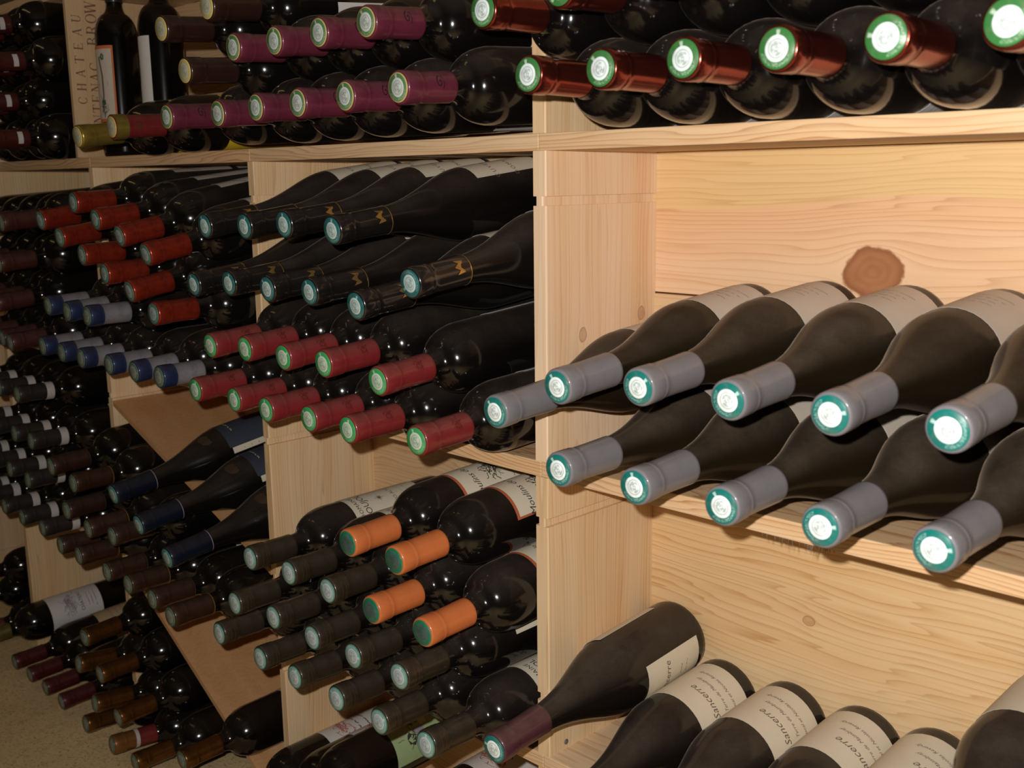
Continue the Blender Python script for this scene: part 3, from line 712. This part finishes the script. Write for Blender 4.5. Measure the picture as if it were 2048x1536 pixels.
kind('wine', 'bordeaux', G_CLEAN, foil('dull_red_foil', (0.10, 0.022, 0.020), 0.4, 0.2, 0.2), 0.058, S_PALE, x_wine)

def make_bottle(kd, idx):
    shape, gl, cm, cl, sm, ex, flare = C[kd]
    L = 0.300 if shape == 'bordeaux' else 0.296
    root = empty('wine_bottle')
    link_mesh('glass_body', body_mesh(shape, gl), root)
    cp = link_mesh('capsule', cap_mesh(cl, cm, flare), root, (0, 0, L))
    s = link_mesh('seal', seal_mesh(sm), cp, (0, 0, 0.0)); s.rotation_euler = (0, 0, random.gauss(0.0, 0.9))
    if ex: ex(root, idx)
    return root, L

DATA = '''F1 r1 crown:-1.0927,-0.1166,0.0461,-0.0007,0.0525
F1 r2 crown:-1.1364,-0.1127,0.1051,0.0069,0.0727
F1 r3 crown:-1.0928,-0.1122,0.1636,-0.0001,0.0967
F1 r4 crown:-1.1392,-0.1102,0.2245,0.0058,0.0969
F1 r1 crown:-1.1771,-0.0976,0.0457,-0.0051,0.0622
F1 r2 crown:-1.2193,-0.0971,0.1017,-0.0258,0.093
F1 r3 crown:-1.1772,-0.0971,0.1618,-0.0222,0.1072
F1 r4 crown:-1.2107,-0.0965,0.2139,-0.0465,0.2151
F1 r1 crown:-1.2667,-0.0975,0.0465,-0.0126,0.0586;-1.3452,-0.0976,0.0465,-0.0114,0.0658
F1 r2 crown:-1.3066,-0.0979,0.1054,0.0014,0.1051
F1 r3 crown:-1.2599,-0.1,0.1645,-0.0037,0.1096;-1.3513,-0.0974,0.1654,-0.0246,0.0903
F1 r4 crown:-1.3064,-0.0975,0.2198,-0.0148,0.1341
F2 rA dkred:-1.0778,-0.1171,-0.0842,0.0197,0.0935
F2 rB dkred:-1.112,-0.1153,-0.151,0.0155,0.0931
F2 rC dkred:-1.1458,-0.1127,-0.2183,0.0045,0.0987
F2 rD dkred:-1.1078,-0.112,-0.2812,0.0118,0.0872
F2 rA dkred:-1.1506,-0.1015,-0.0892,-0.0001,0.1203;-1.2262,-0.1028,-0.0894,0.0005,0.1027
F2 rB dkred:-1.1857,-0.0998,-0.1544,0.002,0.1088;-1.2637,-0.1004,-0.1548,0.001,0.1023
F2 rC dkred:-1.2206,-0.0976,-0.2188,-0.0129,0.1012
F2 rD dkred:-1.1813,-0.0979,-0.2824,-0.0077,0.099
F2 rA dkred:-1.312,-0.1,-0.0899,-0.0003,0.0787;-1.3934,-0.099,-0.0901,-0.0026,0.0768
F2 rB dkred:-1.3512,-0.0991,-0.1551,-0.0048,0.0833
F2 rC dkred:-1.3031,-0.0997,-0.2193,-0.0028,0.105;-1.3886,-0.0979,-0.2207,-0.0158,0.09
F2 rD dkred:-1.2615,-0.0999,-0.2819,-0.0109,0.097;-1.344,-0.0981,-0.2823,-0.0022,0.1029
F3 a banded:-1.2985,-0.1,-0.3727,0,-0.0175;-1.2147,-0.1,-0.3729,0,-0.0175;-1.1337,-0.1,-0.3737,0,-0.0175
F3 b banded:-1.3428,-0.1,-0.4458,0,-0.0175;-1.2595,-0.1,-0.4489,0,-0.0175;-1.1659,-0.0993,-0.4468,-0.0007,-0.0174;-1.0905,-0.1006,-0.4474,0.0007,-0.0175
F3 c banded:-1.3758,-0.1005,-0.5179,0.0007,-0.0135;-1.2955,-0.1004,-0.5199,0.0006,-0.0149;-1.203,-0.1,-0.517,0,-0.0175;-1.1235,-0.1001,-0.5217,0.0002,-0.0168
F3 d banded:-1.3243,-0.1058,-0.5909,0.0051,-0.0126;-1.2455,-0.1015,-0.5944,0,-0;-1.1585,-0.1037,-0.5951,-0.0002,0.0053;-1.0701,-0.1037,-0.5951,0,0.0049
F3 a banded:-1.378,-0.1,-0.373,0,-0.0175
F3 d banded:-1.3991,-0.0988,-0.595,0,0.0041
F4 f redfloor:-1.3223,-0.0872,-0.9265,-0.0024,0.0589;-1.2468,-0.0881,-0.9265,-0.0014,0.0589;-1.1715,-0.0895,-0.9262,0.0004,0.0555;-1.0964,-0.0914,-0.9261,0.0035,0.0542
F4 w whitelabel:-1.4025,-0.1231,-0.8945,0.0224,0.0524
G3 g wine:-1.4988,-0.1003,-0.5946,0,0.002;-1.577,-0.1003,-0.5947,-0.0006,0.0023;-1.5385,-0.1004,-0.5296,0.0006,0.0016
G4 g wine:-1.5402,-0.088,-0.8141,0,0;-1.586,-0.088,-0.8803,-0,0;-1.5145,-0.0951,-0.9233,0,0.0305
L2 d1 scarlet:-0.9245,-0.1156,-0.078,-0.052,0.1425;-0.8537,-0.1182,-0.1012,-0.049,0.1335;-0.775,-0.1218,-0.1232,0.0264,0.0605;-0.7042,-0.1236,-0.1455,0.0303,0.0566;-0.63,-0.1256,-0.1646,0.0343,0.1824;-0.5633,-0.1278,-0.1885,-0.0202,0.0304
L2 d2 scarlet:-0.7954,-0.119,-0.0509,-0.0047,0.051;-0.7224,-0.1216,-0.073,0.0053,0.1195;-0.6485,-0.1245,-0.0932,0.0123,0.1873;-0.5739,-0.127,-0.1141,0.0217,0.1945
L2 b1 bluesilver:-0.9509,-0.1202,-0.27,0.0032,0.0343;-0.8758,-0.1223,-0.2719,0.005,0.0486;-0.8001,-0.1256,-0.2718,0.0015,0.0087;-0.7246,-0.1194,-0.2737,0.0038,0.0246;-0.6484,-0.1198,-0.2747,-0.0019,0.0728;-0.5716,-0.123,-0.2721,-0.0112,0.0118
L2 b2 bluesilver:-0.9139,-0.1207,-0.2049,0.0002,0.0416;-0.8382,-0.124,-0.2076,-0.0004,0.0596;-0.7609,-0.1282,-0.2073,-0.0103,0.0147
L3 r1 brownring:-0.9582,-0.12,-0.5939,0.0484,-0.0041;-0.8753,-0.1257,-0.5899,0.0208,0.0096;-0.7935,-0.1191,-0.5967,-0.001,0.0117;-0.7184,-0.1217,-0.5956,0.0006,0.0062;-0.6431,-0.1226,-0.5969,0.0015,0.0178;-0.5678,-0.1348,-0.597,0.0021,0.0168
L3 r2 brownring:-0.9234,-0.1186,-0.5285,-0.0529,0.0353;-0.8275,-0.1272,-0.5349,0.0181,0.0533;-0.7516,-0.1243,-0.5294,0.0166,0.0237
L3 r3 brownring:-0.9488,-0.1263,-0.4605,-0.0059,0.0611;-0.8728,-0.1247,-0.4732,-0.0246,0.0083
L3 d1 navy:-0.7344,-0.125,-0.4628,0.0093,0.1629;-0.659,-0.1262,-0.4912,0.0131,0.1566;-0.5828,-0.1255,-0.5205,0.0125,0.1558
L4 f copper:-0.9536,-0.1087,-0.9083,0.025,-0.0358;-0.7681,-0.1129,-0.9016,0.0556,0.0343
L4 fr redband:-0.8474,-0.1122,-0.903,0.0874,-0.058
L4 g copper:-0.9022,-0.1111,-0.852,0.0638,-0.0831;-0.8186,-0.1111,-0.8461,0.0097,0.0666
L4 h copper:-0.9562,-0.1099,-0.8011,0.0368,-0.1081;-0.8802,-0.1077,-0.7951,0.0104,0.0506
L4 i copper:-0.9301,-0.1067,-0.7483,-0.0716,0.0439
L4 j copper:-0.6226,-0.1075,-0.8415,0.0142,0.0421
M1 r1 magenta:-0.49,-0.1288,0.0508,-0.002,0.0581;-0.372,-0.13,0.0488,0,0.0612;-0.2919,-0.1316,0.0508,0.0028,0.0453;-0.2159,-0.1309,0.0511,0.0015,0.0502;-0.1379,-0.1301,0.053,-0.0003,0.0441;-0.0579,-0.1307,0.0556,0.0016,0.0572
M1 r2 magenta:-0.3301,-0.131,0.1148,0.0009,0.0535;-0.2544,-0.1293,0.1144,0.0003,0.0639;-0.1776,-0.129,0.1149,-0.0016,0.0631;-0.1013,-0.1302,0.1164,0.0014,0.0658
M1 rb brown:-0.4336,-0.1323,0.0986,0.004,0.0698
M1 rb2 brown:-0.4881,-0.1287,0.15,-0.0019,0.0731
M1 rb3 brown:-0.3846,-0.1279,0.1629,-0.0064,0.0805
M1 rg gold:-0.7355,-0.1302,0.037,0,0.1171
M1 rgr goldred:-0.6329,-0.1299,0.0454,0,0.0614
M2 r1 crimson:-0.4657,-0.13,-0.2741,0,0.0524;-0.3795,-0.128,-0.2751,-0.0064,0.0524;-0.3051,-0.1325,-0.2755,0.0027,0.0523;-0.2285,-0.1283,-0.2749,-0.0012,0.0524;-0.1537,-0.1323,-0.2744,0.0053,0.0525;-0.0513,-0.1278,-0.2698,-0.0268,0.0503
M2 r2 crimson:-0.4224,-0.13,-0.2154,0,0.0875;-0.3458,-0.13,-0.2112,-0,0.0875;-0.2691,-0.1295,-0.2127,-0.001,0.0875;-0.1938,-0.1305,-0.2112,0.0014,0.0851;-0.105,-0.1297,-0.2186,-0.0011,0.0896
M2 r3 blackburg:-0.4627,-0.124,-0.1456,-0.0059,0.1209;-0.3817,-0.1241,-0.1397,-0.0026,0.0956;-0.2996,-0.1254,-0.1408,0.0003,0.1032;-0.2186,-0.1264,-0.1388,0.0036,0.0992;-0.1378,-0.1279,-0.1472,0.0068,0.1211
M2 r3b blackburg:-0.0572,-0.1245,-0.1205,-0.0057,0.1228
M2 r4 blackburg:-0.424,-0.1258,-0.0753,0.0001,0.1247;-0.3405,-0.1245,-0.0741,-0.0043,0.1213;-0.26,-0.1259,-0.0702,0.0007,0.1068;-0.1739,-0.1261,-0.0744,0.0012,0.1216
M3 r1 poujol:-0.4521,-0.1281,-0.5877,-0.002,-0.0042;-0.3576,-0.1279,-0.5911,-0.0083,-0.0071;-0.2822,-0.129,-0.5893,-0.0072,-0.0185;-0.2027,-0.1278,-0.5885,-0.0218,-0.0216;-0.1267,-0.1277,-0.5876,-0.024,-0.0192;-0.0512,-0.1275,-0.5849,-0.0238,-0.0321
M3 r2 poujol:-0.403,-0.1312,-0.5323,-0.0009,0.0115;-0.3204,-0.1293,-0.5269,-0.0042,0.0059;-0.2431,-0.1285,-0.5287,-0.0108,0.0175;-0.167,-0.1285,-0.526,-0.0126,0.006;-0.0901,-0.1277,-0.5239,-0.0175,-0.0022
M3 r3 poujol:-0.3635,-0.1294,-0.465,-0.0031,0.008;-0.2824,-0.1292,-0.4621,-0.0072,0.0118;-0.2065,-0.1298,-0.4626,-0.0083,0.0165
M3 r3o orange:-0.1294,-0.1304,-0.4627,-0.0141,0.0249;-0.0512,-0.1279,-0.4643,-0.0245,0.0394
M3 r4 orange:-0.1676,-0.1288,-0.3994,-0.0128,0.0388;-0.089,-0.1299,-0.3987,-0.0131,0.0445
M4 u wine:-0.4783,-0.1254,-0.843,0.0057,0.0097;-0.4066,-0.1195,-0.8214,0.0049,0.0211;-0.3424,-0.1296,-0.7829,0.0059,0.0238
M4 u2 wine:-0.206,-0.088,-0.7978,0,0.0175
R1 r1 bronze:0.1009,-0.128,0.0551,-0.0138,-0.0029;0.176,-0.128,0.0538,-0.0105,0.0033;0.2511,-0.1283,0.0546,-0.0076,0.0004;0.3259,-0.1293,0.0545,-0.003,-0;0.4004,-0.1304,0.0542,0.004,0.0004;0.4723,-0.1339,0.0551,0.0301,-0.0027
R1 r2 bronze:0.051,-0.1287,0.1096,-0.003,0.0238;0.1367,-0.1302,0.1157,-0.0005,0.0372;0.2124,-0.1292,0.1172,-0.0007,0.026;0.2879,-0.1298,0.117,-0.0002,0.0262;0.3631,-0.1303,0.1169,0.0018,0.0261;0.4383,-0.1306,0.1169,0.005,0.0294
R2 r1 grey:0.128,-0.124,-0.2657,-0.0104,0.0249;0.2091,-0.1247,-0.2642,-0.0081,0.0352;0.2899,-0.1253,-0.2628,-0.0045,0.0339;0.3697,-0.1264,-0.26,0.0037,0.035;0.4481,-0.1279,-0.2568,0.0195,0.0364
R2 r2 grey:0.129,-0.1262,-0.1945,-0.0024,0.0799;0.2116,-0.1246,-0.1845,-0.0073,0.0703;0.2928,-0.1251,-0.1834,-0.0057,0.0695;0.3729,-0.1262,-0.1816,0.0017,0.0698;0.4517,-0.1274,-0.1795,0.0156,0.0708
R2 r2b grey:0.0547,-0.1256,-0.2265,-0.0016,0.0686
R3 r1 plum:0.045,-0.1248,-0.5525,-0.0144,0.0621
R3 r1b sancerre:0.1071,-0.1238,-0.5989,0.0068,0.0554;0.189,-0.124,-0.5938,0.005,0.0436;0.2712,-0.1239,-0.5937,0.0014,0.0496;0.3545,-0.1398,-0.5783,-0.0106,0.0404
R3 r2 sancerre:0.4461,-0.126,-0.4898,0,0.0349'''
LOOK = {'bronze': 'bottle with dark red foil', 'magenta': 'bottle with magenta foil', 'brown': 'bottle with dark brown foil', 'gold': 'bottle with gold foil',
 'goldred': 'bottle with gold-tipped red foil', 'crown': 'dark bottle with red foil', 'dkred': 'bottle with maroon foil', 'scarlet': 'bottle with scarlet foil',
 'bluesilver': 'bottle with blue-tipped silver foil', 'crimson': 'bottle with crimson capsule', 'blackburg': 'dusty bottle with black capsule', 'grey': 'dusty bottle with grey capsule',
 'plum': 'dusty bottle with plum capsule', 'sancerre': 'dusty bottle with wide cream label', 'poujol': 'bottle with olive-brown foil', 'orange': 'bottle with orange capsule',
 'brownring': 'bottle with gold-ringed russet foil', 'navy': 'bottle with navy foil', 'banded': 'bottle with white-banded black foil', 'redfloor': 'bottle with wine-red foil',
 'copper': 'bottle with copper foil', 'redband': 'bottle with copper, white and red foil', 'whitelabel': 'bottle with broad white label and green-gold foil', 'wine': 'dark bottle'}
PLACE = {('R1', 'r1'): 'in bottom row on right top shelf', ('R1', 'r2'): 'in second row on right top shelf',
 ('M1', 'r1'): 'in bottom row on centre top shelf', ('M1', 'r2'): 'in second row on centre top shelf', ('M1', 'rb'): 'lying just above the magenta bottom row',
 ('M1', 'rb2'): 'in second layer, right of the standing bottles', ('M1', 'rb3'): 'at the photo top edge above magenta bottles',
 ('M1', 'rg'): 'at shelf edge before the stamped crate board', ('M1', 'rgr'): 'lying before the standing bottles on top shelf',
 ('F1', 'r1'): 'in bottom row on far-left top shelf', ('F1', 'r2'): 'in second row on far-left top shelf', ('F1', 'r3'): 'in third row on far-left top shelf', ('F1', 'r4'): 'in fourth row on far-left top shelf',
 ('F2', 'rA'): 'in top row on far-left middle shelf', ('F2', 'rB'): 'in third row on far-left middle shelf', ('F2', 'rC'): 'in second row on far-left middle shelf', ('F2', 'rD'): 'in bottom row on far-left middle shelf',
 ('L2', 'd1'): 'in lower slanting row, left middle bay', ('L2', 'd2'): 'in upper slanting row, left middle bay', ('L2', 'b1'): 'in bottom row, left middle bay', ('L2', 'b2'): 'in second row, left middle bay',
 ('M2', 'r1'): 'in bottom row, centre middle bay', ('M2', 'r2'): 'in second row, centre middle bay', ('M2', 'r3'): 'in third row, centre middle bay', ('M2', 'r3b'): 'nearest the upright in centre bay, gold crest showing', ('M2', 'r4'): 'in top row, centre middle bay',
 ('R2', 'r1'): 'in bottom row, right middle bay', ('R2', 'r2'): 'in upper row, right middle bay', ('R2', 'r2b'): 'poking out in front of the main upright',
 ('R3', 'r1'): 'leaning at left end of right lower shelf', ('R3', 'r1b'): 'in bottom row on right lower shelf', ('R3', 'r2'): 'stacked on top, at lower right corner',
 ('M3', 'r1'): 'in bottom row, centre lower bay', ('M3', 'r2'): 'in second row, centre lower bay', ('M3', 'r3'): 'in third row, centre lower bay', ('M3', 'r3o'): 'in third row, centre lower bay', ('M3', 'r4'): 'in top row, centre lower bay',
 ('L3', 'r1'): 'in bottom row, left lower bay', ('L3', 'r2'): 'in second row, left lower bay', ('L3', 'r3'): 'in third row, left lower bay', ('L3', 'd1'): 'on the slanting board, left lower bay',
 ('F3', 'a'): 'in top row, far-left lower bay', ('F3', 'b'): 'in third row, far-left lower bay', ('F3', 'c'): 'in second row, far-left lower bay', ('F3', 'd'): 'in bottom row, far-left lower bay',
 ('F4', 'f'): 'lying on the sandy floor', ('F4', 'w2'): 'in second layer on the floor at far left', ('F4', 'w'): 'lying on the floor at far left', ('L4', 'f'): 'on the floor under the slanting board', ('L4', 'fr'): 'on the floor among copper ones',
 ('L4', 'g'): 'in second layer under the slanting board', ('L4', 'h'): 'in third layer under the slanting board', ('L4', 'i'): 'topmost under the slanting board at bottom left', ('L4', 'j'): 'on top of the lowest slanting board',
 ('M4', 'u'): 'at the bottom edge, centre', ('M4', 'u2'): 'at bottom edge beside the main upright', ('G3', 'g'): 'beyond the leftmost upright, lower shelf', ('G4', 'g'): 'beyond the leftmost upright, on the floor'}
ORD = ['first', 'second', 'third', 'fourth', 'fifth', 'sixth', 'seventh', 'eighth']
GROUP = {'bronze': 'dark red foil bottles on the top shelf', 'magenta': 'magenta foil bottles', 'brown': 'dark brown foil bottles', 'crown': 'red foil bottles at far left', 'dkred': 'maroon foil bottles',
 'scarlet': 'scarlet foil bottles', 'bluesilver': 'blue and silver foil bottles', 'crimson': 'crimson capsule bottles', 'blackburg': 'black capsule bottles', 'grey': 'grey capsule bottles',
 'sancerre': 'cream label bottles', 'poujol': 'olive-brown foil bottles', 'orange': 'orange capsule bottles', 'brownring': 'russet foil bottles', 'navy': 'navy foil bottles', 'banded': 'white-banded bottles',
 'redfloor': 'wine-red foil bottles on the floor', 'copper': 'copper foil bottles', 'wine': 'dark bottles at the edges'}
rows = {}
for ln in DATA.strip().split('\n'):
    head, vals = ln.split(':'); cell, row, kd = head.split()
    for v in vals.split(';'):
        rows.setdefault((cell, row, kd), []).append([float(a) for a in v.split(',')])
for (cell, row, kd), L_ in rows.items():
    L_.sort(key=lambda q: q[0])
    for i, (x, y, z, tx, tz) in enumerate(L_):
        root, L = make_bottle(kd, i)
        d = Vector((tx, 1.0, tz)).normalized()            # neck -> base
        zax = -d; xax = Vector((1, 0, 0)); xax = (xax-zax*xax.dot(zax)).normalized(); yax = zax.cross(xax)
        m = Matrix((xax, yax, zax)).transposed().to_4x4()
        m.translation = Vector((x, y, z))+d*L
        root.matrix_world = m
        pl = PLACE[cell, row]
        side, k = ('right', len(L_)-1-i) if cell[0] in 'FG' else ('left', i)
        lab = '%s, %s from %s %s' % (LOOK[kd], ORD[k], side, pl) if len(L_) > 1 else '%s %s' % (LOOK[kd], pl)
        if (cell, row) == ('M4', 'u'):
            lab = ['dark bottle with red-printed white label, left one at the bottom edge', 'dark bottle with red-printed white label beside the green-labelled one', 'dark bottle with green picture label at the bottom edge'][i]
        tag(root, lab, 'bottle', GROUP.get(kd))

# two bottles standing upright on the top shelf beside the crate board
def standing(x, y, rot, lab):
    root = empty('wine_bottle', (x, y, Z1+0.0002)); root.rotation_euler = (0, 0, math.radians(rot))
    link_mesh('glass_body', body_mesh('bordeaux', G_CLEAN), root)
    cp = link_mesh('capsule', cap_mesh(0.060, C['banded'][2]), root, (0, 0, 0.3)); link_mesh('seal', seal_mesh(S_PALE), cp)
    root.scale = (0.88, 0.88, 1.0); tag(root, lab, 'bottle', 'upright bottles on the top shelf'); return root
a = standing(-0.990, 0.058, 0, 'upright bottle with orange-bordered clover label, beside the stamped crate board')
l = add_label(a, 'clover_border', RB, 0.055, 0.172, -150, -38, ORANGEP)
add_label(a, 'clover', RB+0.0003, 0.060, 0.167, -146, -43, GREYP, [(lambda: blob_print(3, 0.012, 0.012), -72, 0.155, LEAFP), (lambda: blob_print(4, 0.013, 0.013), -76, 0.085, LEAFP),
    (lambda: poly_stroke([(-0.012, 0.04), (-0.006, 0.01), (-0.006, -0.02), (-0.011, -0.045)], 0.004), -66, 0.115, BROWNINK), (lambda: poly_stroke([(-0.014, 0.0), (0.008, 0.002)], 0.006), -70, 0.112, LEAFP),
    (lambda: sketch_print(121, 0.02, 0.03, 30), -75, 0.078, INK)])
b_ = standing(-0.860, 0.066, 0, 'upright bottle with narrow white label, right of the clover label one')
add_label(b_, 'stand2', RB, 0.050, 0.175, -160, -58, WHITEP, [(lambda: sketch_print(131, 0.016, 0.06, 26), -112, 0.125, BROWNINK), (lambda: lines_print(132, 0.018, 0.012, 2, 0.0008), -112, 0.068, PURPLEP)])

# ------------------------------------------------------------------ the cellar's own lamp: a warm tube under the ceiling, over the aisle
lamp = empty('ceiling_lamp', (-1.35, -0.75, 1.25)); tag(lamp, 'warm tube lamp on the cellar ceiling over the aisle', 'lamp')
mesh_obj('lamp_housing', *box_vf(-0.63, 0.63, -0.03, 0.03, -0.045, -0.001, 0.004), plain('lamp_housing_paint', (0.5, 0.48, 0.44), 0.5), lamp)
V, F = lathe([(0.013, -0.60), (0.013, 0.60)], 16, cap0=True, cap1=True)
tm, tn, tb = new_mat('warm_tube'); tb.inputs['Base Color'].default_value = (0.9, 0.8, 0.6, 1); tb.inputs['Emission Color'].default_value = (1.0, 0.72, 0.30, 1); tb.inputs['Emission Strength'].default_value = 8.0
mesh_obj('tube', [(z, x, y-0.06) for (x, y, z) in V], F, tm, lamp, True)
